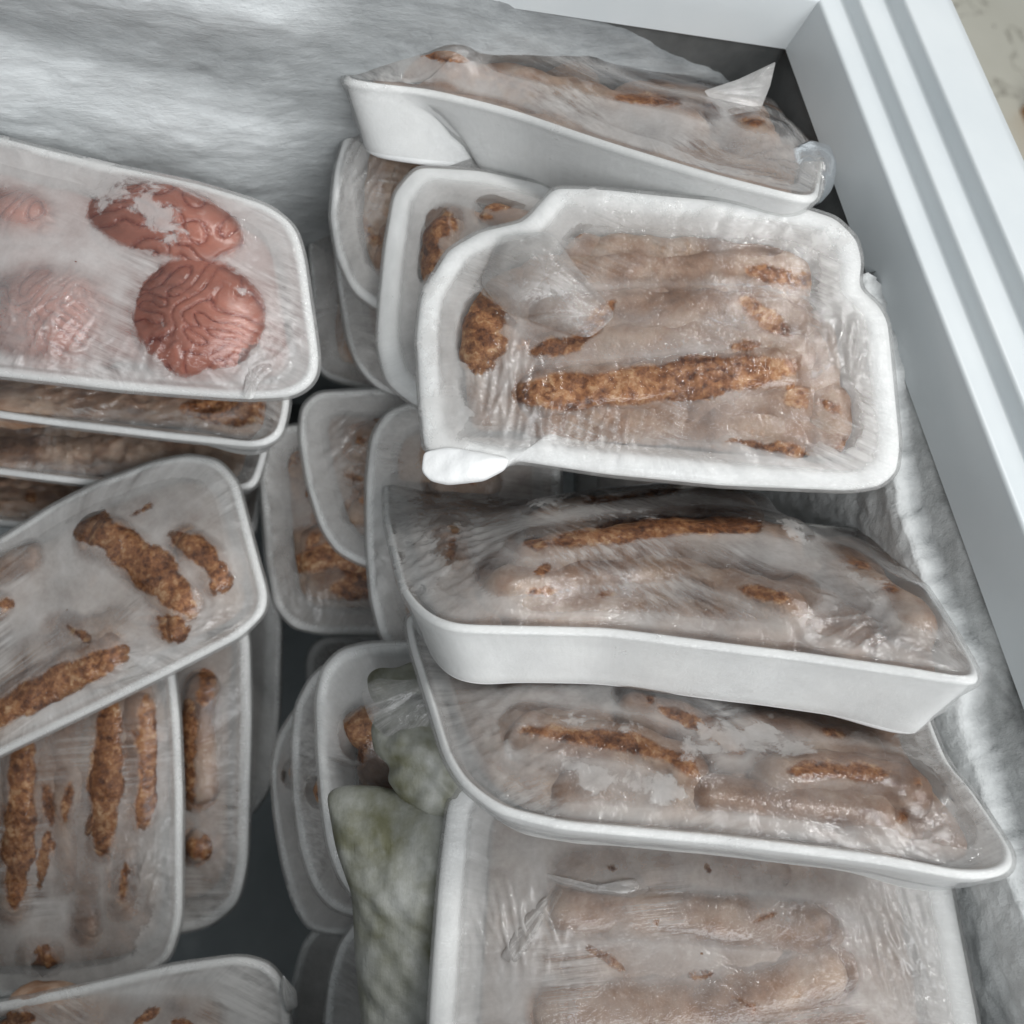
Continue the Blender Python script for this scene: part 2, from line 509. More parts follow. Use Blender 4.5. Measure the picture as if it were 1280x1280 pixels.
# frost grown on the back wall (y = 0) and on the right wall (x = 0)
def curve_on(pts, axis, ia):
    q = np.array([on_axis(x, y, axis, 0.0) for x, y in pts])
    k = np.argsort(q[:, ia]); q = q[k]
    return q[:, ia], q[:, 2]
bx, bz = curve_on([(560, -60), (640, -22), (700, 4), (745, 22), (800, 46), (860, 74), (905, 92), (950, 125)], 1, 0)
nx, nz = 420, 260
X, Z = np.meshgrid(np.linspace(-0.75, -0.002, nx), np.linspace(-0.40, -0.006, nz))
edge = np.interp(X, bx, bz, left=0.06)
below = (edge - Z) + 0.008 * (fbm(X, Z, 0.03, 0.02, 3) - 0.5)
ridge = fbm(X + 0.05 * waves(X, Z, 18, 4), Z + 0.10 * X + 0.008 * waves(X, Z, 20, 5), 0.34, 0.042, 21, 4)
left = np.clip((-0.23 - X) / 0.05, 0, 1)
left = left * left * (3 - 2 * left)
step = np.clip(below / 0.022, 0, 1)
thick = step * (0.004 + 0.003 * fbm(X, Z, 0.02, 0.03, 8)) + left * (0.004 + 0.007 * np.clip(ridge - 0.30, 0, 1)) + 0.0012 * (fbm(X, Z, 0.014, 0.010, 41) - 0.5) * (step + left)
ledge = np.exp(-((Z + 0.024 + 0.05 * (X + 0.35)) / 0.016) ** 2) * np.clip((-0.225 - X) / 0.03, 0, 1)
thick = thick + 0.004 * ledge * (0.7 + 0.6 * fbm(X, Z, 0.05, 0.05, 9))
off = thick - 0.005 * (1 - np.clip((step + left) / 0.2, 0, 1))
tcol = np.clip(0.10 + 0.26 * step + left * (0.10 + 0.95 * (ridge - 0.35)) + 0.35 * ledge, 0, 1)
frost_back = mesh_obj('frost', np.stack([X, W - 0.001 - off, Z], -1).reshape(-1, 3), grid_faces(nx, nz), FROST, None, {'thick': tcol.ravel()})
frost_back['kind'] = 'stuff'; frost_back['label'] = 'thick streaky white frost grown over the back freezer wall'

ry, rz = curve_on([(1104, 330), (1116, 390), (1128, 470), (1138, 540), (1150, 600), (1160, 660), (1180, 715), (1215, 800), (1238, 900), (1255, 965), (1285, 1060), (1330, 1180)], 0, 1)
ty, tz = curve_on([(1085, 300), (1118, 380), (1165, 480), (1195, 590), (1225, 690), (1262, 830), (1300, 950), (1360, 1100)], 0, 1)
ny = 420
Y, Z = np.meshgrid(np.linspace(-0.57, -0.002, ny), np.linspace(-0.40, -0.006, nz))
rag = 0.010 * (fbm(Y, Z, 0.012, 0.012, 51) - 0.5) + 0.012 * (fbm(Y, Z, 0.05, 0.05, 52) - 0.5)
d1 = np.interp(Y, ry, rz, right=-0.2) + rag - Z
d2 = np.interp(Y, ty, tz, right=-0.2) + rag - Z
s1 = np.clip(d1 / 0.004, 0, 1); s2 = np.clip(d2 / 0.012, 0, 1)
low = np.clip((d1 - 0.012) / 0.03, 0, 1)
thick = 0.002 * s2 + s1 * (0.008 + 0.004 * fbm(Y, Z, 0.03, 0.03, 61)) - low * 0.006 + 0.0032 * (fbm(Y, Z, 0.009, 0.009, 62, 5) - .5) * (0.3 * s2 + 0.7 * s1)
off = thick - 0.005 * (1 - np.clip(s2 / 0.25, 0, 1))
tcol = np.clip(0.02 + 0.42 * s2 + 0.60 * s1 - 0.26 * low, 0, 1)
frost_side = mesh_obj('frost', np.stack([W - 0.001 - off, Y, Z], -1).reshape(-1, 3), grid_faces(ny, nz)[::-1], FROST_SIDE, None, {'thick': tcol.ravel()})
frost_side['kind'] = 'stuff'; frost_side['label'] = 'ragged shelf of frost grown below the rim of the right freezer wall'

fl = mesh_obj('floor', [(-6, -6, -0.86), (8, -6, -0.86), (8, 8, -0.86), (-6, 8, -0.86)], [(0, 1, 2, 3)], MARBLE, None, None, False)
fl['kind'] = 'structure'; fl['label'] = 'beige marble floor tiles with thin dark veins'

def box_mesh(cx, cy, cz, sx, sy, sz):
    V = [(cx + a * sx / 2, cy + b * sy / 2, cz + c * sz / 2) for a in (-1, 1) for b in (-1, 1) for c in (-1, 1)]
    return V, [(0, 1, 3, 2), (4, 6, 7, 5), (0, 4, 5, 1), (2, 3, 7, 6), (0, 2, 6, 4), (1, 5, 7, 3)]

# ------------------------------------------------------------------ packages
def inset(loop, d):
    """Loop moved inward by d, toward its own centroid so that it never folds."""
    c = loop.mean(0)
    tan = np.roll(loop, -1, 0) - np.roll(loop, 1, 0)
    nrm = np.stack([tan[:, 1], -tan[:, 0]], -1); nrm /= np.linalg.norm(nrm, axis=1)[:, None] + 1e-12
    rel = loop - c
    rho = np.maximum((rel * nrm).sum(1), 0.012)
    rho = np.real(np.fft.ifft(np.fft.fft(rho) * np.exp(-0.5 * (np.fft.fftfreq(len(rho)) * len(rho) / 14.0) ** 2)))
    k = 1 - d / np.maximum(rho, 0.012)
    return c + rel * np.maximum(k, 0.05)[:, None]

def tray_mesh(name, loop, H, slope, flange, parent):
    n = len(loop); c = loop.mean(0)
    prof = [(flange + slope + 0.012, -H + 0.0045), (flange + slope + 0.004, -H + 0.0055), (flange + slope * 0.8, -H + 0.010), (flange + 0.0035, -0.005),
            (flange, -0.0010), (flange * 0.8, 0.0005), (flange * 0.5, 0.0008), (min(0.0012, flange * 0.3), 0.0003), (0.0002, -0.0008), (0.0, -0.0016), (0.0003, -0.0026), (0.0009, -0.0031), (0.0016, -0.0036),
            (0.0019, -0.0055), (0.0019 + slope * 0.12, -0.009), (0.0019 + slope * 0.68, -H + 0.012), (0.0019 + slope * 0.82, -H + 0.007), (0.0019 + slope, -H + 0.002), (0.0019 + slope + 0.0025, -H + 0.0004), (0.0019 + slope + 0.006, -H)]
    V = []; s = np.linspace(0, 2 * np.pi, n, endpoint=False)
    seed = abs(hash(round(float(loop[0, 0]) * 1e5))) % 1000
    g = np.random.default_rng(seed)
    warp = sum(g.normal() * np.sin(k * s + g.uniform(0, 6.28)) / k for k in range(2, 9)) * 0.0008
    for d, z in prof:
        q = inset(loop, d)
        V.append(np.c_[q, z + warp])
    V = np.vstack(V)
    Fc = ring_faces(n, len(prof))
    V = np.vstack([V, [[*c, -H + 0.0045]], [[*c, -H]]])
    a, b = len(V) - 2, len(V) - 1; last = (len(prof) - 1) * n
    for i in range(n):
        k = (i + 1) % n
        Fc.append((a, k, i)); Fc.append((b, last + i, last + k))
    Fc = [tuple(reversed(f)) for f in Fc]
    return mesh_obj(name, V, Fc, FOAM, parent), warp

def solve_film(loop, obst_fn, cell):
    lo, hi = loop.min(0) - cell * 2, loop.max(0) + cell * 2
    nx = int((hi[0] - lo[0]) / cell) + 2; ny = int((hi[1] - lo[1]) / cell) + 2
    xs = lo[0] + np.arange(nx) * cell; ys = lo[1] + np.arange(ny) * cell
    Xg, Yg = np.meshgrid(xs, ys)
    ins = inside(Xg, Yg, loop[::3])
    ob = obst_fn(Xg, Yg); ob = np.where(ins, ob, 0.0)
    h = np.maximum(ob, 0.0) * ins
    for it in range(420):
        a = 0.25 * (np.roll(h, 1, 0) + np.roll(h, -1, 0) + np.roll(h, 1, 1) + np.roll(h, -1, 1))
        h = np.where(ins, np.maximum(h + 1.0 * (a - h), ob), 0.0)
    # soften the creases a little
    for it in range(2):
        h = np.where(ins, 0.5 * h + 0.125 * (np.roll(h, 1, 0) + np.roll(h, -1, 0) + np.roll(h, 1, 1) + np.roll(h, -1, 1)), 0)
    return lo, cell, h

def sample(g, P):
    lo, cell, h = g
    a = (P[:, 0] - lo[0]) / cell; b = (P[:, 1] - lo[1]) / cell
    i = np.clip(a.astype(int), 0, h.shape[1] - 2); j = np.clip(b.astype(int), 0, h.shape[0] - 2)
    f, k = np.clip(a - i, 0, 1), np.clip(b - j, 0, 1)
    return (h[j, i] * (1 - f) + h[j, i + 1] * f) * (1 - k) + (h[j + 1, i] * (1 - f) + h[j + 1, i + 1] * f) * k

def sausage_mesh(pts, r, zc, parent, seed, seg=24, name='sausage', bare=None):
    pts = np.asarray(pts, float)
    L = np.r_[0, np.cumsum(np.hypot(*np.diff(pts, axis=0).T))]
    n = max(14, int(L[-1] / 0.0026))
    s = np.linspace(0, L[-1], n)
    P = np.stack([np.interp(s, L, pts[:, 0]), np.interp(s, L, pts[:, 1])], -1)
    for _ in range(5):
        P[1:-1] = 0.5 * P[1:-1] + 0.25 * (P[:-2] + P[2:])
    T = np.gradient(P, axis=0); T /= np.linalg.norm(T, axis=1)[:, None] + 1e-12
    N = np.stack([-T[:, 1], T[:, 0]], -1)
    e = np.minimum(s, L[-1] - s)
    rad = r * np.sqrt(np.clip(1 - np.clip(1 - e / (r * 1.1), 0, 1) ** 2, 0.01, 1))
    g = np.random.default_rng(seed)
    V = []
    th = np.linspace(0, 2 * np.pi, seg, endpoint=False)
    for i in range(n):
        lump = 1 + 0.05 * np.sin(s[i] * 170 + 2 * np.cos(th) + seed) + 0.035 * np.sin(s[i] * 410 + 3 * th + seed * 2) + 0.012 * g.normal(size=seg)
        rr = rad[i] * 0.95 * lump
        V.append(np.c_[P[i, 0] + N[i, 0] * np.cos(th) * rr, P[i, 1] + N[i, 1] * np.cos(th) * rr, zc + np.sign(np.sin(th)) * np.abs(np.sin(th)) ** 0.55 * rr])
    V = np.vstack(V); Fc = ring_faces(seg, n)
    Fc.append(tuple(range(seg - 1, -1, -1))); Fc.append(tuple(range((n - 1) * seg, n * seg)))
    Fc = [tuple(reversed(f)) for f in Fc]
    return mesh_obj(name, V, Fc, MEAT, parent, {'bare': bare(V)} if bare else None)

def labyrinth(n, wl, seed):
    """Folded stripes such as those of a brain, from a short activator-inhibitor run."""
    g = np.random.default_rng(seed)
    u = g.normal(size=(n, n)) * 0.1
    k = np.hypot(*np.meshgrid(np.fft.fftfreq(n) * n, np.fft.fftfreq(n) * n))
    k0 = n / wl
    band = np.exp(-((k - k0) / (0.50 * k0)) ** 2) * 1.6 - 0.1
    for _ in range(9):
        u = np.tanh(1.4 * np.real(np.fft.ifft2(np.fft.fft2(u) * (0.4 + band))))
    return np.real(np.fft.ifft2(np.fft.fft2(u) * np.exp(-(k / (n / 14.0)) ** 2)))

def make_lobe(fr, parent, cpx, rpx, ang, height, zbase, seed):
    """One half of a brain: a folded dome."""
    c = fr.loc(*cpx, 0.0)
    sc = np.linalg.norm(fr.loc(cpx[0] + 10, cpx[1]) - c) / 10
    a, b = rpx[0] * sc, rpx[1] * sc
    n, m = 200, 72
    U = labyrinth(256, 19, seed)
    t = np.linspace(0.0, 1.0, m); th = np.linspace(0, 2 * np.pi, n, endpoint=False)
    T, TH = np.meshgrid(t, th, indexing='ij')
    rho = np.sin(T * np.pi / 2)
    wob = 1 + 0.05 * np.sin(3 * TH + seed) + 0.03 * np.sin(5 * TH + 2 * seed)
    ca, sa = math.cos(ang), math.sin(ang)
    lx, ly = rho * np.cos(TH) * a * wob, rho * np.sin(TH) * b * wob
    x = c[0] + lx * ca - ly * sa; y = c[1] + lx * sa + ly * ca
    gi = ((lx / 0.0235) * 128 + 128) ; gj = ((ly / 0.0235) * 128 + 128)
    sx = 0.31
    gi = gi + 30 * waves(lx, ly, 110, seed + 3); gj = gj + 30 * waves(lx, ly, 110, seed + 7)
    i0 = np.clip((gi * sx).astype(int) % 256, 0, 255); j0 = np.clip((gj * sx).astype(int) % 256, 0, 255)
    f = U[j0, i0]
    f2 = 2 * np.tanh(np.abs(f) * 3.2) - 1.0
    z = zbase + height * np.sqrt(np.clip(1 - rho ** 2, 0, 1)) ** 0.8 + 0.0008 * f2 * (1 - rho ** 6)
    V = np.stack([x, y, z], -1).reshape(-1, 3)
    Fc = ring_faces(n, m)
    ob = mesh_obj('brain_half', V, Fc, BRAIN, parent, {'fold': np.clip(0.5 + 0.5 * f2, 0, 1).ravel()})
    def obst(X, Y):
        dx, dy = X - c[0], Y - c[1]
        p, q = (dx * ca + dy * sa) / a, (-dx * sa + dy * ca) / b
        return np.where(p * p + q * q < 1, zbase + height * np.sqrt(np.clip(1 - p * p - q * q, 0, 1)) ** 0.8 + 0.0016, -1)
    return obst

COUNT = [0]
def pack(label, group, P, n, outline, edge=None, H=0.030, slope=0.011, flange=0.008, sigma=0.010, sausages=(), rows=None, lobes=(),
         clears=(), ices=(), frost=0.5, res=(300, 84), name='wrapped_tray', cat='meat tray', wrinkle=1.0, sag=0.0, sdir=None, bed=None, crinkles=(), extra=2, bed_mat=None, lipk=None):
    if lipk is None: lipk = 0.9 if 'right' in group else 0.5
    COUNT[0] += 1; seed = COUNT[0] * 17
    fr = Frame(*P, n, edge)
    pts = []
    for q in outline:
        if q[0] == 'o':
            p = fr.loc(q[1], q[2]); p = p + np.array([0, q[3]])
        elif q[0] == 'm':
            p = np.array(q[1:])
        else:
            p = fr.loc(*q)
        pts.append(p)
    loop, per = smooth_loop(pts, res[0], sigma)
    ext = loop.max(0) - loop.min(0)
    tz = [round(float((R.T @ (fr.world(np.array([[*l, 0]]))[0] - CAM))[2] * -1), 3) for l in (loop[0], loop[res[0] // 4], loop[res[0] // 2], loop[3 * res[0] // 4])]
    print('pack %2d ext %.3f x %.3f t %s | %s' % (COUNT[0], ext[0], ext[1], tz, label[:50]))
    root = thing(name, label, cat, fr.matrix(), group)
    tray, warp = tray_mesh('foam_tray', loop, H, slope, flange, root)
    obs = []
    sl = []
    clears = list(clears)
    def add_windows():
        g = np.random.default_rng(seed + 77)
        for q, r, top in sl:
            for _ in range(int(extra)):
                if g.random() < 0.55: continue
                k = g.integers(0, len(q) - 1); t0 = g.uniform(0, 0.8); t1 = t0 + g.uniform(0.05, 0.3)
                P = [np.asarray(q[k]) + (np.asarray(q[k + 1]) - np.asarray(q[k])) * t for t in (t0, min(t1, 1))]
                P = [p + g.normal(size=2) * r * 0.25 for p in P]
                pp = project(fr.world(np.array([[*p, top] for p in P])))
                clears.append(([tuple(p) for p in pp], g.uniform(2.5, 6.5)))
    def bare(V):
        p = project(fr.world(V)); b_ = np.zeros(len(V))
        for pl, w in clears:
            b_ = np.maximum(b_, window(p[:, 0], p[:, 1], pl, w, 17.0, len(pl) + w))
        return b_
    for s in sausages:                     # (points, radius m, height of its top above the rim), points in px or ('m', u, v)
        pl, r, top = s
        q = [np.array(p[1:]) if p[0] == 'm' else fr.loc(p[0], p[1], top - 0.2 * r) for p in pl]
        lim = inset(loop, flange + (slope * 0.6 + r * 0.93 if top - r < 0.003 else r * 0.65))
        for i, p in enumerate(q):
            if not inside(p[:1], p[1:], lim)[0]:
                q[i] = lim[np.argmin(np.hypot(*(lim - p).T))]
        sl.append((q, r, top))
    if rows:                               # (count, radius, top, horizontal?)
        cnt, r, top, horiz = rows
        lo, hi = loop.min(0), loop.max(0)
        g = np.random.default_rng(seed)
        ax = 0 if horiz else 1
        pad = flange + slope + r * 0.6
        for k in range(cnt):
            w = lo[1 - ax] + pad + (k + 0.5) * (hi[1 - ax] - lo[1 - ax] - 2 * pad) / cnt
            a0 = lo[ax] + pad + g.uniform(0, 0.012); a1 = hi[ax] - pad - g.uniform(0, 0.015)
            q = []
            for f in (0, .35, .7, 1):
                p = [0, 0]; p[ax] = a0 + (a1 - a0) * f; p[1 - ax] = w + g.normal() * 0.0015; q.append(np.array(p))
            sl.append((q, r * g.uniform(0.92, 1.05), top + g.normal() * 0.001))
    add_windows()
    if bed is not None:                    # minced meat pressed between the sausages
        n0 = len(loop); rings = [(flange + slope + 0.006, -H + 0.008), (flange + slope * 0.6 + 0.003, bed - 0.006), (flange + slope * 0.6 + 0.004, bed - 0.002), (flange + slope * 0.6 + 0.007, bed), (0.026, bed + 0.0005), (0.040, bed)]
        Vb = []
        for d, z in rings:
            q = inset(loop, d); Vb.append(np.c_[q, z + (0.0012 * waves(q[:, 0], q[:, 1], 300, seed) if z >= bed - 0.003 else 0 * q[:, 0])])
        Vb = np.vstack(Vb + [[[*loop.mean(0), bed]]])
        Fb = ring_faces(n0, len(rings)) + [((len(rings) - 1) * n0 + i, (len(rings) - 1) * n0 + (i + 1) % n0, len(Vb) - 1) for i in range(n0)]
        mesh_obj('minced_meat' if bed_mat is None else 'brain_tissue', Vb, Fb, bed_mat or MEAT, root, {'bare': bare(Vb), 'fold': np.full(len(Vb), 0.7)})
        bl = inset(loop, flange + slope * 0.5 + 0.003)[::3]
        obs.append(lambda X, Y: np.where(inside(X, Y, bl), bed, -1.0))
    for k, (q, r, top) in enumerate(sl):
        sausage_mesh(q, r, top - r, root, seed + k, bare=bare)
        def fn(X, Y, q=q, r=r, top=top):
            e = q[1:-1]
            a = np.asarray(q[0]) + unit(np.asarray(q[1]) - q[0]) * r * 0.75
            b = np.asarray(q[-1]) + unit(np.asarray(q[-2]) - q[-1]) * r * 0.75
            d = seg_dist(X, Y, [a, *e, b])
            return np.where(d < r, top - r + r * np.clip(1 - (d / r) ** 2.8, 0, 1) ** 0.36 + 0.0006, -1)
        obs.append(fn)
    for lb in lobes:
        obs.append(make_lobe(fr, root, *lb))
    def obst(X, Y):
        h = np.full(X.shape, -1.0)
        for f in obs: h = np.maximum(h, f(X, Y))
        return h
    inner = inset(loop, min(0.003, flange * 0.6))
    grid = solve_film(inner, obst, 0.0016)
    # film: a skirt on the outer wall, over the flange, then rings to the middle
    N, M = res
    skirt = [(0.0019 + slope - 0.0008, -H + 0.003), (0.0010 + slope * 0.68, -H + 0.012), (0.0010 + slope * 0.45, -H * 0.55), (0.0010 + slope * 0.2, -0.011), (0.0008, -0.0065), (-0.0006, -0.004), (-0.0014, -0.002), (-0.0010, 0.0002), (0.001, 0.0014)]
    V, fuv, rim, near, lip = [], [], [], [], []
    sarc = np.arange(N) / N * per
    g = np.random.default_rng(seed + 5)
    ff = np.fft.fftfreq(N) * N
    def ring_noise(k0):
        w = np.fft.fft(g.normal(size=N)) * np.exp(-(np.abs(ff) / k0) ** 2)
        w = np.real(np.fft.ifft(w)); return w / (w.std() + 1e-9)
    pleat = ring_noise(70); pleat2 = ring_noise(26); rim_mod = np.clip(0.55 + 0.6 * ring_noise(5), 0.05, 1.2)
    for k, (d, z) in enumerate(skirt):
        q = inset(loop, d)
        V.append(np.c_[q, z + warp + (0.0004 * pleat2 if k in (1, 2, 3) else 0)])
        fuv.append(np.c_[sarc, np.full(N, -0.02 * (len(skirt) - k) / len(skirt)), np.zeros(N)]); rim.append(np.full(N, 0.35)); near.append(np.zeros(N)); lip.append(np.full(N, 0.75))
    c = inner.mean(0)
    cdir = g.uniform(0, 3.1)
    for j in range(M):
        t = 1 - (j / (M - 1)) ** 0.9 * 0.995
        q = c + (inner - c) * t
        h = sample(grid, q)
        w = np.exp(-(1 - t) / 0.13) * np.clip((1 - t) / 0.04, 0, 1)
        h = h + wrinkle * w * (0.00030 * pleat + 0.0004 * pleat2) + 0.0009 * wrinkle * waves(q[:, 0], q[:, 1], 130, seed + 9) * min(1, (1 - t) * 8) * 0.5
        for cpx, crad in crinkles:
            if j < 2: break
            pq = project(fr.world(np.c_[q, h]))
            w = np.exp(-(np.hypot(pq[:, 0] - cpx[0], pq[:, 1] - cpx[1]) / crad) ** 2)
            if w.max() > 0.02:
                along = 0.30 * (q[:, 0] * math.cos(cdir) + q[:, 1] * math.sin(cdir)); across = -q[:, 0] * math.sin(cdir) + q[:, 1] * math.cos(cdir)
                u1 = waves(along, across, 480, seed + 31); u2 = waves(along + 0.002 * u1, across, 900, seed + 32)
                h = h + w * (0.0022 * np.clip(1 - 1.3 * np.abs(u1), 0, 1) ** 2 + 0.0011 * np.clip(1 - 1.3 * np.abs(u2), 0, 1) ** 2)
        h = h - sag * min(1, (1 - t) * 3)
        h = np.maximum(h, obst(q[:, 0], q[:, 1]) + 0.0003) if obs else h
        V.append(np.c_[q, np.maximum(h, -H + 0.006) + 0.0015 + warp * t])
        fuv.append(np.c_[sarc, np.full(N, (1 - t) * 0.06), np.zeros(N)])
        rim.append(np.full(N, math.exp(-(1 - t) / 0.10)) * rim_mod)
        ob_ = obst(q[:, 0], q[:, 1]) if obs else np.full(N, -1.0)
        near.append(np.exp(-np.clip(h - ob_, 0, 1) / 0.0035))
        dist = np.hypot(*(q - inner).T)
        lip.append(np.clip(1 - (dist - max(flange - 0.0045, 0.0)) / 0.003, 0, 1) * lipk)
    V = np.vstack(V); nr = len(skirt) + M
    px = project(fr.world(V))
    jig = 8.0
    cl = np.zeros(len(V))
    for pl, w in clears:
        cl = np.maximum(cl, np.clip(0.5 + (w - seg_dist(px[:, 0], px[:, 1], pl)) / 18.0, 0, 1) if lobes else window(px[:, 0], px[:, 1], pl, w, 2.2 * jig, len(pl) + w))
    ic = np.zeros(len(V))
    for pl, w in ices:
        d = seg_dist(px[:, 0], px[:, 1], pl)
        ic = np.maximum(ic, np.clip(0.5 + (w - d) / (4.5 * jig), 0, 1))
    sa = (g.uniform(-0.6, 0.6) if sdir is None else math.radians(sdir))   # direction in which the film is stretched
    puv = np.c_[-V[:, 0] * math.sin(sa) + V[:, 1] * math.cos(sa), V[:, 0] * math.cos(sa) + V[:, 1] * math.sin(sa), V[:, 2]]
    Fc = ring_faces(N, nr)
    fo = mesh_obj('cling_film', V, Fc, FILM, root, {'clear': cl, 'ice': ic, 'fuv': np.vstack(fuv), 'rim': np.concatenate(rim), 'near': np.concatenate(near), 'lip': np.concatenate(lip), 'puv': puv})
    fo['frost'] = float(frost)
    return root, fr

def flap(fr, root, outline, lift, frost, seed, relief=0.003, sigma=0.003, tip=None, name='film_flap'):
    """A loose, folded piece of film standing off the package; the folds run toward its tip."""
    loop, per = smooth_loop([fr.loc(*q) for q in outline], 200, sigma)
    tp = loop[0] if tip is None else fr.loc(*tip)
    c = loop.mean(0); V = []; N, M = 200, 44
    rim, fuv, puv = [], [], []
    ext = np.linalg.norm(loop - tp, axis=1).max()
    for j in range(M):
        t = 1 - j / (M - 1) * 0.995
        q = c + (loop - c) * t
        dv = q - tp; ang = np.arctan2(dv[:, 1], dv[:, 0]); rr = np.hypot(dv[:, 0], dv[:, 1])
        g = np.random.default_rng(seed)
        fold = sum(np.abs(np.sin(ang * k + g.uniform(0, 6.28) + rr * 40 * g.normal())) * w for k, w in ((5, .5), (9, .35), (17, .2)))
        z = lift * (1 - t ** 2.5) * (0.5 + 0.5 * rr / ext) + relief * (1 - t ** 6) * fold * np.clip(rr / ext * 2, 0, 1) + 0.0025 + 0.35 * lift
        V.append(np.c_[q, z]); rim.append(np.full(N, 0.25)); fuv.append(np.c_[np.arange(N) / N * per, np.full(N, (1 - t) * .06), np.zeros(N)])
        puv.append(np.c_[ang * 0.05, rr * 0.6, np.zeros(N)])
    V = np.vstack(V)
    o = mesh_obj(name, V, ring_faces(N, M), FILM, root, {'clear': np.zeros(len(V)), 'ice': np.zeros(len(V)), 'fuv': np.vstack(fuv), 'rim': np.concatenate(rim), 'puv': np.vstack(puv)})
    o['frost'] = frost
    return o

def pillow(name, fr, root, outline, thick, mat, seed, relief=0.002, sigma=0.004, z0=0.0, frost=None, n=200, m=50, power=0.5):
    """A closed, rounded, slightly crumpled body over an outline."""
    loop, per = smooth_loop([fr.loc(*q) for q in outline], n, sigma)
    c = loop.mean(0); V = []; rim = []; fuv = []
    ts = [math.sin(k / (m - 1) * math.pi / 2) for k in range(m)]
    for side in (1, -1):
        for t in (ts if side == 1 else ts[::-1][1:]):
            q = c + (loop - c) * max(t, 0.004)
            z = side * thick * max(0, 1 - t * t) ** power
            w = (waves(q[:, 0], q[:, 1], 160, seed) + 0.6 * waves(q[:, 0], q[:, 1], 420, seed + 1)) * relief * (1 - t ** 8)
            V.append(np.c_[q, z + (w if side == 1 else -w) + z0]); rim.append(np.full(n, 0.0)); fuv.append(np.c_[np.arange(n) / n * per, np.full(n, (1 - t) * .05), np.zeros(n)])
    V = np.vstack(V)
    o = mesh_obj(name, V, ring_faces(n, 2 * m - 1), mat, root, {'clear': np.zeros(len(V)), 'ice': np.zeros(len(V)), 'fuv': np.vstack(fuv), 'rim': np.concatenate(rim), 'puv': V * np.array([1, 1, 1])})
    if frost is not None: o['frost'] = frost
    return o
#PACKS
G_R = 'wrapped meat trays stacked along the right side'
G_M = 'wrapped meat trays seen end-on in the middle'
G_L = 'wrapped meat trays on the left side'
LEAN = (0.04, 0.90, 0.43)

# --- right column
rA, fA = pack('tray of sausages tipped on its side at the top of the right stack', G_R,
    (720, 165, 0.436), (0.16, 0.80, 0.60), edge=((450, 105), (1000, 245)),
    outline=[(418, 97), (450, 104), (520, 112), (640, 140), (760, 180), (900, 224), (1000, 249), (1022, 252), ('o', 1022, 252, .125), ('o', 418, 97, .125)],
    H=0.036, slope=0.009, sigma=0.009, flange=0.003,
    sausages=[([('m', -.112, .034), ('m', -.05, .034), ('m', .02, .034), ('m', .06, .034)], .015, .016),
              ([('m', -.112, .022), ('m', -.062, .026)], .015, .022), ([('m', -.116, .050), ('m', -.050, .052)], .016, .026), ([('m', -.108, .064), ('m', -.04, .062), ('m', -.005, .062)], .016, .022), ([('m', .0, .064), ('m', .05, .064), ('m', .09, .064)], .015, .017),
              ([('m', -.105, .090), ('m', -.07, .092), ('m', -.02, .094)], .016, .022), ([('m', -.01, .094), ('m', .04, .094), ('m', .085, .090)], .014, .016),
              ([('m', .065, .040), ('m', .112, .046)], .014, .015)], bed=.000,
    clears=[([(450, 60), (500, 56), (545, 60)], 9), ([(520, 72), (600, 95), (660, 118), (705, 142)], 10), ([(770, 122), (815, 124), (850, 128)], 6), ([(985, 180), (1010, 190)], 8), ([(880, 130), (935, 142)], 4)],
    frost=0.40, crinkles=[((960, 200), 40)], sdir=-28)
rB, fB = pack('large upright tray of sausages with a broken corner and torn film flap', G_R,
    (820, 425, 0.409), (-0.03, 0.16, 0.985), edge=((640, 577), (1060, 613)),
    outline=[(692, 234), (760, 236), (1000, 259), (1045, 272), (1072, 297), (1079, 325), (1075, 358), (1100, 380), (1111, 400), (1118, 470), (1126, 555), (1122, 590), (1100, 608), (1060, 613),
             (900, 606), (760, 592), (640, 574), (632, 588), (590, 578), (530, 562), (524, 500), (520, 420), (526, 370), (560, 312), (600, 288), (655, 275)],
    H=0.030, flange=0.011, sigma=0.0028, res=(420, 110),
    sausages=[([(690, 300), (800, 282), (930, 290), (1030, 310)], .012, .000), ([(640, 345), (800, 335), (950, 335), (1040, 352)], .012, .001),
              ([(650, 395), (800, 385), (930, 388), (1060, 400)], .012, .001), ([(650, 440), (760, 430), (900, 425), (1060, 445)], .012, .001),
              ([(640, 492), (740, 486), (880, 472), (1005, 456)], .0135, .004), ([(650, 535), (800, 530), (960, 505), (1070, 500)], .012, .001),
              ([(690, 570), (820, 566), (920, 565), (1020, 575)], 0.012, .001), ([(590, 350), (592, 420), (600, 470)], 0.015, .003), ([(1040, 590), (1085, 540), (1090, 470)], .012, .001)], bed=-.003,
    clears=[([(652, 492), (740, 488), (860, 474), (990, 458)], 22), ([(990, 500), (1003, 490)], 15), ([(890, 566), (1005, 570)], 15), ([(1040, 584), (1088, 540)], 14),
            ([(588, 372), (600, 452)], 34), ([(665, 440), (720, 430), (765, 378)], 9), ([(935, 338), (1020, 352)], 9), ([(932, 378), (960, 400), (985, 415)], 11),
            ([(700, 295), (740, 275), (800, 268)], 9), ([(1062, 395), (1085, 445)], 9)],
    ices=[([(560, 500), (560, 560)], 30), ([(540, 350), (535, 520)], 10), ([(720, 250), (1050, 300)], 12)], frost=0.36, crinkles=[((660, 520), 55), ((620, 470), 35), ((1070, 420), 45), ((760, 560), 40)], sdir=-20)
flap(fB, rB, [(628, 300), (690, 296), (720, 340), (770, 400), (735, 430), (690, 415), (630, 395), (600, 360)], 0.009, 0.10, 3, 0.0030, tip=(765, 402))
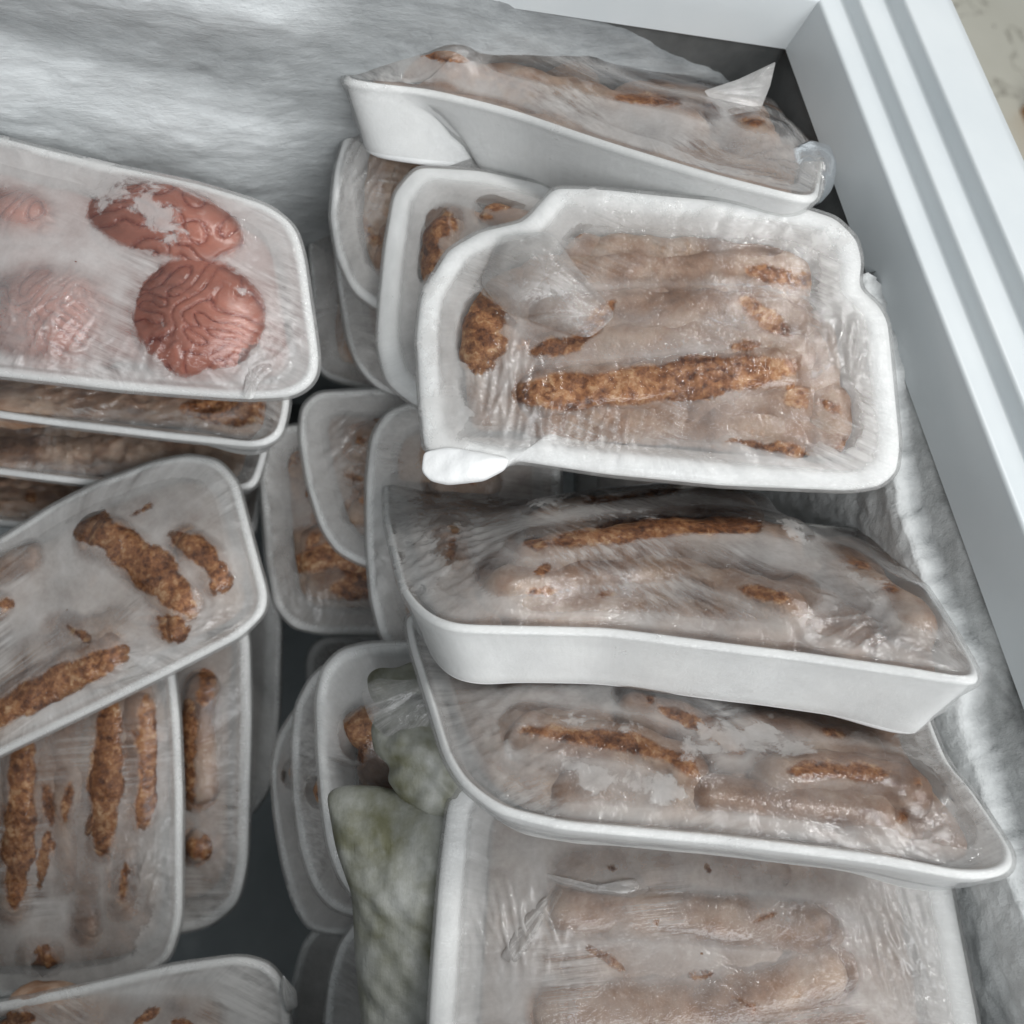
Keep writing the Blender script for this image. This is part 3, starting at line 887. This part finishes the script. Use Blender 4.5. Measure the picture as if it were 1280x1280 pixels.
chip = pillow('broken_corner', fB, rB, [(530, 566), (560, 560), (600, 566), (637, 574), (632, 588), (605, 602), (560, 607), (538, 602), (527, 590)], 0.0045, FOAM, 5, 0.0006, 0.0015, z0=0.001, power=0.38)
rB1, fB1 = pack('white-rimmed tray with olive brown meat tucked just behind the large broken-cornered tray', G_R,
    (700, 360, 0.455), (-0.05, 0.20, 0.97),
    outline=[(520, 208), (600, 212), (700, 234), (950, 262), (1000, 500), (700, 520), (520, 508), (482, 478), (470, 430), (474, 370), (480, 310), (492, 240)],
    flange=0.012, sigma=0.004, bed=-.004, sausages=[([(535, 360), (545, 300), (565, 262)], .012, .004), ([(600, 252), (640, 248), (700, 252)], .010, .004)], rows=(6, .010, .001, True), clears=[([(520, 350), (532, 290), (555, 270)], 20), ([(595, 248), (665, 244)], 14)], frost=0.45)
rC, fC = pack('second-lowest leaning sausage tray, its white side facing out below the broken-cornered tray', G_R,
    (870, 800, 0.362), LEAN, edge=((560, 783), (1220, 852)),
    outline=[(503, 742), (528, 770), (560, 785), (640, 787), (760, 789), (1000, 818), (1130, 838), (1232, 855), ('o', 1232, 855, .03), ('o', 1215, 852, .125), ('o', 600, 785, .125), (500, 560), (480, 600), (481, 650)],
    H=0.036, slope=0.010, sigma=0.006, flange=0.003, res=(360, 110),
    sausages=[([(640, 765), (800, 765), (1000, 778), (1110, 795)], .013, .007), ([(600, 722), (720, 712), (850, 708), (960, 738), (1020, 750)], .014, .015),
              ([(640, 690), (700, 678), (850, 657), (950, 658), (1010, 672)], .014, .021), ([(660, 645), (760, 625), (880, 612), (960, 636)], .013, .020),
              ([(1040, 690), (1090, 727), (1130, 745), (1185, 795)], .011, .012), ([(560, 650), (575, 720)], .010, .008)], bed=.000,
    clears=[([(695, 678), (760, 666), (850, 656), (945, 658)], 12), ([(925, 736), (985, 748)], 8), ([(1085, 726), (1120, 738)], 6), ([(730, 628), (850, 612)], 4)],
    ices=[([(500, 630), (530, 720)], 30), ([(560, 615), (700, 612)], 16), ([(700, 640), (880, 625)], 6), ([(980, 655), (1100, 745)], 8)], frost=0.40, crinkles=[((560, 690), 60), ((1080, 790), 60)], sdir=-40)  # ice; left and top strokes also whiten film lying in the upper tray's shade
rD, fD = pack('lowest leaning sausage tray with patchy white ice under the film, above the flat bottom tray', G_R,
    (900, 1040, 0.348), (0.03, 0.78, 0.62), edge=((640, 1020), (1210, 1098)),
    outline=[(555, 945), (575, 978), (620, 1013), (700, 1034), (900, 1052), (1100, 1078), (1210, 1098), (1262, 1092), (1274, 1072), (1240, 1020), (1213, 980), (1188, 958), (1165, 905), ('o', 1195, 1020, .115), (505, 765), (513, 808), (535, 880)],
    H=0.030, slope=0.010, sigma=0.005, flange=0.0035, res=(360, 110),
    sausages=[([(680, 985), (800, 994), (950, 1006), (1150, 1030)], .011, .003), ([(630, 906), (720, 920), (800, 930), (850, 948), (885, 980)], .013, .010),
              ([(860, 1000), (1000, 1000), (1130, 1012)], .011, .007), ([(940, 968), (1030, 960), (1110, 966), (1190, 985)], .012, .009), ([(770, 870), (825, 884), (870, 905), (935, 945)], .011, .009),
              ([(900, 900), (1000, 915), (1120, 940)], .012, .004), ([(620, 860), (740, 855)], .012, .004)], bed=-.002,
    clears=[([(655, 912), (720, 920), (800, 930), (850, 950), (872, 968)], 10), ([(825, 885), (870, 905), (925, 940)], 7), ([(985, 965), (1030, 962), (1110, 968)], 9), ([(1130, 1020)], 7), ([(1190, 1008)], 7)],
    ices=[([(740, 972), (840, 985)], 16), ([(880, 920), (960, 920)], 18), ([(700, 900), (800, 905)], 6), ([(700, 955), (800, 985)], 12), ([(860, 935), (1000, 935)], 12)], frost=0.40, crinkles=[((640, 930), 60), ((1180, 1000), 40)])
rE, fE = pack('flat tray of sausages under frosted beaded film at the bottom of the right stack', G_R,
    (860, 1180, 0.392), (0.0, 0.34, 0.94),
    outline=[(562, 985), (550, 1080), (542, 1180), (535, 1290), (545, 1440), (640, 1490), (1100, 1480), (1240, 1420), (1226, 1290), (1205, 1180), (1188, 1090), (1170, 985), (1050, 930), (650, 930)],
    flange=0.012, sigma=0.006, res=(360, 110),
    sausages=[([(680, 1090), (800, 1085), (1000, 1090)], .012, .001), ([(680, 1135), (800, 1140), (920, 1150), (1050, 1165)], .013, .004), ([(690, 1200), (850, 1205), (1000, 1200)], .012, .0),
              ([(660, 1265), (850, 1258), (960, 1240), (1065, 1205)], .013, .004), ([(660, 1320), (850, 1310), (1100, 1290)], .012, .002)], bed=-.003,
        ices=[([(1120, 1120), (1150, 1280)], 10)], frost=0.50, crinkles=[((1140, 1180), 60), ((650, 1160), 50)])
flap(fE, rE, [(690, 1105), (705, 1112), (660, 1190), (640, 1205), (625, 1195), (650, 1150)], 0.002, 0.14, 13, 0.0015, 0.0015, tip=(700, 1106))
flap(fE, rE, [(680, 1090), (740, 1105), (800, 1095), (812, 1112), (790, 1122), (730, 1115), (690, 1102)], 0.003, 0.12, 14, 0.0015, 0.0015, tip=(686, 1092))
pack('white tray edge standing behind the leaning trays, seen through the gap beside the frosted wall', G_R,
    (900, 640, 0.545), (0.0, 0.10, 0.99),
    outline=[(720, 520), (1000, 520), (1019, 535), (1022, 620), (1022, 760), (1000, 780), (720, 780)], flange=0.014, sigma=0.004, rows=(3, .012, -.004, True), frost=0.6, res=(200, 40))

# --- middle columns
pack('tray end behind the white-rimmed olive tray, directly below the tipped tray', G_M, (520, 270, 0.480), (-0.12, 0.15, 0.98),
    outline=[(450, 150), (640, 150), (640, 392), (500, 392), (470, 386), (440, 364), (420, 320), (412, 270), (418, 210), (430, 166)],
    flange=0.0055, sigma=0.004, bed=-.003, rows=(5, .010, .003, True), clears=[([(448, 285)], 14), ([(470, 300)], 8)], frost=0.34, res=(220, 60), crinkles=[((460, 210), 40)])
pack('tray end with thin pale rim squeezed between two trays left of olive meat', G_M, (540, 400, 0.515), (-0.12, 0.12, 0.98),
    outline=[(415, 260), (600, 230), (640, 500), (500, 497), (470, 485), (448, 462), (434, 430), (420, 350)],
    flange=0.004, sigma=0.006, bed=-.004, rows=(5, .011, .003, True), frost=0.28, res=(220, 60))
pack('deep grey-filmed tray end just right of the brain tray', G_M, (500, 380, 0.555), (-0.12, 0.12, 0.98),
    outline=[(400, 268), (560, 250), (600, 500), (480, 490), (430, 480), (398, 468), (385, 420), (390, 370), (383, 300)],
    flange=0.004, sigma=0.006, bed=-.004, rows=(5, .011, .003, True), frost=0.30, res=(220, 60))
pack('tall tray end lying against the left edge of the leaning sausage tray', G_M, (570, 660, 0.475), (-0.15, 0.12, 0.98),
    outline=[(515, 502), (700, 502), (700, 822), (520, 822), (498, 820), (476, 800), (463, 750), (457, 680), (457, 600), (463, 545), (482, 514)],
    flange=0.0055, sigma=0.004, bed=-.004, rows=(6, .010, .003, True), frost=0.38, res=(240, 60), crinkles=[((490, 700), 40)])
pack('small tray end with faint brown streaks below the brain tray\'s right corner', G_M, (480, 600, 0.510), (-0.10, 0.12, 0.98),
    outline=[(460, 486), (640, 482), (640, 710), (455, 708), (420, 690), (400, 660), (384, 608), (373, 545), (376, 508), (395, 490)],
    flange=0.005, sigma=0.004, bed=-.004, rows=(5, .010, .003, True), clears=[([(415, 577)], 8), ([(480, 515)], 14)], frost=0.36, res=(220, 60), crinkles=[((440, 560), 40)])
pack('tray end with dark brown meat patches, left of the small streaked tray end', G_M, (450, 660, 0.545), (-0.08, 0.12, 0.98),
    outline=[(372, 530), (620, 530), (620, 796), (400, 792), (365, 785), (342, 758), (331, 700), (325, 615), (324, 560), (338, 536)],
    flange=0.006, sigma=0.004, bed=-.004, rows=(6, .011, .003, True), clears=[([(372, 570), (375, 620)], 14), ([(360, 710), (420, 690), (455, 720)], 13), ([(420, 735), (470, 735)], 14)], frost=0.34, res=(240, 60), crinkles=[((390, 760), 40)])
pack('dark tray end in the deep gap under the middle trays', G_M, (460, 850, 0.62), (0.0, 0.2, 0.97),
    outline=[(395, 795), (600, 790), (600, 930), (420, 930), (385, 880), (380, 820)], flange=0.007, sigma=0.008, rows=(3, .012, .003, True), frost=0.2, res=(180, 40))
pack('front tray end with rust brown meat beside the greenish plastic bag', G_M, (540, 970, 0.450), (-0.10, 0.14, 0.98),
    outline=[(458, 804), (640, 800), (660, 1150), (470, 1148), (440, 1122), (424, 1100), (409, 1058), (401, 1005), (396, 945), (394, 870), (402, 835), (424, 812)],
    flange=0.007, sigma=0.004, sausages=[([(430, 945), (455, 920), (470, 880)], .016, .004), ([(470, 900), (480, 1000)], .014, .002)],
    clears=[([(425, 950), (450, 915), (458, 890)], 18)], frost=0.44, res=(240, 60))
pack('middle one of three nested tray ends left of the greenish bag', G_M, (520, 990, 0.478), (-0.10, 0.14, 0.98),
    outline=[(420, 822), (620, 820), (620, 1150), (440, 1147), (412, 1136), (390, 1108), (375, 1060), (367, 1000), (364, 930), (369, 880), (388, 845)],
    flange=0.006, sigma=0.004, bed=-.004, rows=(7, .010, .003, True), sausages=[([(376, 990), (470, 985)], .009, .012), ([(380, 905), (470, 900)], .008, .011), ([(408, 1105), (480, 1110)], .008, .011)], clears=[([(384, 905), (386, 915)], 9), ([(375, 995), (400, 988)], 12), ([(418, 1105)], 10)], frost=0.40, res=(240, 60))
pack('hindmost of three nested tray ends left of the greenish bag, icy at its lower tip', G_M, (500, 1020, 0.505), (-0.10, 0.14, 0.98),
    outline=[(395, 868), (600, 860), (600, 1170), (410, 1168), (384, 1160), (366, 1130), (352, 1080), (343, 1020), (339, 960), (346, 922), (366, 888)],
    flange=0.005, sigma=0.004, bed=-.004, rows=(6, .010, .003, True), sausages=[([(350, 968), (450, 965)], .009, .012), ([(355, 1035), (450, 1035)], .008, .011)], clears=[([(353, 970)], 9), ([(360, 1035)], 6)], ices=[([(375, 1110), (385, 1150)], 12)], frost=0.55, res=(240, 60))
pack('frosted grey tray end at the bottom edge beneath the nested tray ends', G_M, (500, 1270, 0.52), (-0.08, 0.12, 0.98),
    outline=[(430, 1148), (620, 1148), (620, 1400), (400, 1400), (370, 1360), (361, 1290), (366, 1225), (378, 1180), (400, 1156)],
    flange=0.005, sigma=0.004, rows=(5, .010, .003, True), frost=0.48, res=(200, 50))
pack('curled tray rim at the bottom edge partly under the greenish bag', G_M, (540, 1270, 0.478), (-0.08, 0.12, 0.98),
    outline=[(450, 1146), (640, 1146), (640, 1400), (440, 1400), (412, 1360), (404, 1290), (410, 1230), (424, 1180)],
    flange=0.0055, sigma=0.004, rows=(5, .010, .003, True), clears=[([(432, 1265)], 14)], frost=0.40, res=(200, 50))

# --- left side
rBR, fBR = pack('tray of pink brains under white frosted film', 'trays on the left side', (180, 350, 0.424), (0.05, 0.09, 0.99), edge=((0, 470), (300, 497)),
    outline=[(-140, 130), (0, 170), (130, 205), (250, 230), (335, 255), (368, 280), (380, 320), (386, 365), (396, 430), (399, 460), (392, 480), (365, 496), (300, 498), (150, 487), (0, 470), (-150, 455)],
    flange=0.005, H=0.028, sigma=0.005, res=(360, 120), cat='brain tray',
    lobes=[((209, 286), (116, 66), -0.22, 0.0215, -0.014, 3), ((250, 398), (100, 87), -0.3, 0.0245, -0.014, 8), ((60, 392), (100, 76), 0.1, 0.0235, -0.014, 12), ((25, 272), (66, 46), 0.0, 0.0195, -0.014, 15)],
    clears=[([(150, 268), (200, 272), (272, 304)], 42), ([(130, 275)], 26), ([(232, 393), (266, 398)], 66), ([(225, 430), (232, 445)], 28), ([(205, 322), (285, 322)], 16), ([(312, 385)], 22)],
    ices=[([(183, 255), (210, 285)], 16), ([(318, 322), (300, 322)], 7), ([(303, 365)], 6), ([(0, 200), (130, 225)], 30), ([(130, 330), (150, 345)], 14)], frost=0.56, bed=-.003, bed_mat=BRAIN, crinkles=[((340, 440), 40), ((200, 450), 40), ((60, 440), 60)])
flap(fBR, rBR, [(300, 425), (325, 430), (345, 465), (325, 480), (318, 502), (305, 500), (308, 470), (296, 450)], 0.002, 0.22, 23, 0.0012, 0.0015, tip=(318, 480))
PILE = 'flat packs piled under the brain tray'
pack('flat pack directly under the brain tray, glossy film over dark meat', PILE, (100, 440, 0.505), (0.02, 0.42, 0.91),
    outline=[(-150, 500), (0, 521), (200, 545), (325, 557), (352, 545), (362, 500), (350, 390), (-150, 350)], flange=0.004, sigma=0.005, bed=-.002, rows=(6, .012, .002, True), frost=0.16, lipk=0.7, crinkles=[((100, 510), 90), ((260, 525), 80)], clears=[([(230, 510), (360, 520)], 14)], res=(260, 60))
pack('flat pack second below the brain tray, glossy film over light brown meat', PILE, (100, 520, 0.545), (0.02, 0.42, 0.91),
    outline=[(-150, 575), (0, 591), (110, 605), (220, 612), (320, 610), (335, 560), (330, 440), (-150, 410)], flange=0.004, sigma=0.005, bed=-.002, rows=(6, .012, .002, True), frost=0.14, lipk=0.7, crinkles=[((60, 570), 90), ((200, 575), 80)], res=(260, 60))
pack('flat pack third below the brain tray, strongly glinting film', PILE, (100, 580, 0.585), (0.02, 0.42, 0.91),
    outline=[(-150, 640), (0, 655), (110, 668), (220, 672), (320, 668), (330, 600), (330, 480), (-150, 460)], flange=0.004, sigma=0.005, bed=-.002, rows=(6, .012, .002, True), frost=0.12, lipk=0.7, crinkles=[((40, 620), 90)], res=(260, 60))
G_L = 'sausage trays at the lower left'
rL1, fL1 = pack('tray of sausages lying aslant below the brain tray, long brown sausage showing', G_L, (160, 740, 0.500), (-0.12, 0.20, 0.97), edge=((0, 942), (330, 770)),
    outline=[(-110, 730), (0, 672), (60, 634), (120, 603), (190, 577), (235, 568), (272, 574), (296, 602), (314, 670), (334, 742), (331, 766), (300, 796), (200, 847), (100, 896), (0, 944), (-90, 985), (-130, 900)],
    flange=0.005, sigma=0.004, res=(340, 100), H=0.028,
    sausages=[([(85, 640), (140, 675), (200, 720), (245, 775)], .016, .008), ([(215, 670), (260, 700), (290, 740)], .013, .006), ([(200, 780), (240, 800)], .012, .005), ([(-40, 915), (50, 870), (165, 815)], .015, .006), ([(-80, 780), (20, 755)], .011, .004), ([(60, 780), (140, 800)], .012, .003), ([(-60, 700), (60, 690)], .012, .003), ([(20, 830), (90, 800), (170, 770)], .012, .003), ([(130, 640), (200, 640)], .011, .001)], bed=-.002,
    clears=[([(85, 638), (140, 672), (195, 715), (240, 765)], 22), ([(215, 668), (255, 692), (285, 730)], 13), ([(200, 775), (238, 800)], 14), ([(-30, 905), (60, 862), (155, 815)], 18), ([(0, 757), (18, 755)], 7)],
    ices=[([(250, 600), (290, 660)], 14)], frost=0.50, crinkles=[((280, 790), 40), ((160, 840), 40)])
rL2, fL2 = pack('tray with upright brown sausages side by side, below the slanting tray', G_L, (90, 1030, 0.520), (-0.05, 0.10, 0.99),
    outline=[(-80, 790), (190, 790), (216, 830), (223, 900), (228, 1000), (226, 1150), (212, 1200), (162, 1232), (60, 1246), (-80, 1250)],
    flange=0.005, sigma=0.005, res=(320, 90),
    sausages=[([(28, 900), (28, 1000), (18, 1155)], .015, .005), ([(85, 880), (82, 1000), (90, 1120)], .013, .004), ([(140, 860), (135, 960), (130, 1080)], .015, .005), ([(185, 850), (188, 950), (175, 1040)], .014, .004), ([(40, 1205), (70, 1205)], .013, .004), ([(58, 900), (56, 1120)], .012, .003), ([(112, 880), (110, 1180)], .012, .003), ([(160, 900), (155, 1150)], .012, .003)], bed=-.001,
    clears=[([(30, 925), (25, 1020), (18, 1130)], 17), ([(138, 880), (132, 980), (128, 1060)], 18), ([(183, 875), (190, 950), (178, 1030)], 13), ([(88, 980), (80, 1030)], 5), ([(45, 1205), (65, 1205)], 14)],
    ices=[([(200, 1080), (190, 1170)], 16)], frost=0.46, crinkles=[((190, 1090), 50)])
pack('tray behind the upright-sausage tray, dark red-brown meat strip near its lower end', G_L, (210, 980, 0.545), (-0.05, 0.10, 0.99),
    outline=[(90, 760), (295, 760), (311, 790), (313, 900), (309, 1080), (298, 1130), (265, 1158), (225, 1168), (90, 1170)],
    flange=0.007, sigma=0.006, res=(260, 70),
    sausages=[([(225, 1060), (300, 1055)], .012, .005), ([(255, 840), (245, 900), (250, 1010)], .013, .005), ([(160, 850), (160, 1100)], .012, .002)], bed=-.005,
    clears=[([(230, 1062), (298, 1056)], 13), ([(262, 830), (255, 880)], 9), ([(235, 880), (232, 1020)], 10), ([(235, 1120)], 12)], frost=0.38)
pack('pale empty-looking tray farthest back beside the dark gap', G_L, (240, 900, 0.60), (-0.05, 0.10, 0.99),
    outline=[(130, 730), (338, 735), (351, 775), (349, 890), (337, 985), (312, 1022), (130, 1022)], flange=0.012, sigma=0.005, rows=(3, .010, -.006, False), frost=0.65, res=(220, 50))
rL4, fL4 = pack('tray under thick white frost at the lower left corner', G_L, (180, 1330, 0.475), (0.02, 0.15, 0.985),
    outline=[(-80, 1268), (0, 1254), (100, 1234), (220, 1206), (300, 1195), (338, 1205), (358, 1235), (362, 1290), (365, 1420), (350, 1470), (-80, 1480)],
    flange=0.005, sigma=0.005, rows=(5, .011, .002, True), clears=[([(0, 1275), (40, 1272)], 9)], frost=0.60, res=(300, 80))
flap(fL4, rL4, [(355, 1215), (372, 1235), (374, 1255), (362, 1262), (352, 1240)], 0.002, 0.4, 33, 0.001, 0.001)

# --- greenish plastic bag
fr = Frame(500, 1060, 0.415, (-0.1, 0.12, 0.98))
bag = thing('plastic_bag', 'knotted frosted plastic bag of olive green vegetables between the tray stacks', 'plastic bag', fr.matrix())
pillow('bag_body', fr, bag, [(403, 992), (425, 984), (470, 985), (520, 1000), (575, 1010), (600, 1080), (600, 1300), (560, 1360), (470, 1360), (448, 1290), (440, 1200), (436, 1120), (415, 1060)], 0.014, BAG, 71, 0.0009, 0.003, z0=-0.006)
pillow('bag_knot', fr, bag, [(470, 890), (500, 872), (560, 880), (590, 930), (590, 1025), (540, 1022), (500, 1000), (482, 975), (488, 960), (466, 940), (462, 910)], 0.009, BAG, 73, 0.0012, 0.002, z0=-0.002)
pillow('bag_neck', fr, bag, [(450, 846), (466, 834), (486, 838), (512, 826), (548, 836), (575, 870), (560, 905), (505, 910), (480, 898), (456, 876)], 0.005, BAG, 79, 0.0016, 0.003, z0=-0.010)
flap(fr, bag, [(452, 862), (472, 846), (500, 850), (560, 846), (580, 900), (520, 914), (486, 922), (466, 902)], 0.005, 0.12, 77, 0.0022, 0.003, tip=(600, 830))

# film bulb and torn film tip of the tipped tray
fb = Frame(1018, 222, 0.440, (0.1, 0.3, 0.95))
Mi = Matrix(fA.matrix()).inverted()
def attach(fr2, root, fr_root, ob):
    ob.matrix_parent_inverse = fr_root.matrix().inverted() @ fr2.matrix()
b = pillow('film_bulb', fb, rA, [(985, 190), (1010, 178), (1035, 186), (1044, 210), (1040, 238), (1024, 258), (995, 252), (985, 225)], 0.010, FILM, 81, 0.001, 0.002, frost=0.10); attach(fb, rA, fA, b)
ft = Frame(925, 120, 0.462, (0.1, 0.2, 0.97))
b = flap(ft, rA, [(878, 118), (920, 104), (967, 82), (960, 112), (948, 142), (900, 150)], 0.001, 0.40, 82, 0.0005, 0.0006, tip=(880, 120)); attach(ft, rA, fA, b)

# brown carton standing on the floor beyond the freezer
p = on_axis(1272, 150, 2, -0.86)
V, Fc = box_mesh(0, 0, 0.04, 0.28, 0.5, 0.08)
cb = mesh_obj('cardboard_box', V, Fc, CARD, None, None, False)
cb.matrix_world = Matrix.Translation(Vector(p) + Vector((0.16, -0.22, 0)))
cb['label'] = 'brown box edge on the marble floor beyond the freezer rim'; cb['category'] = 'box'
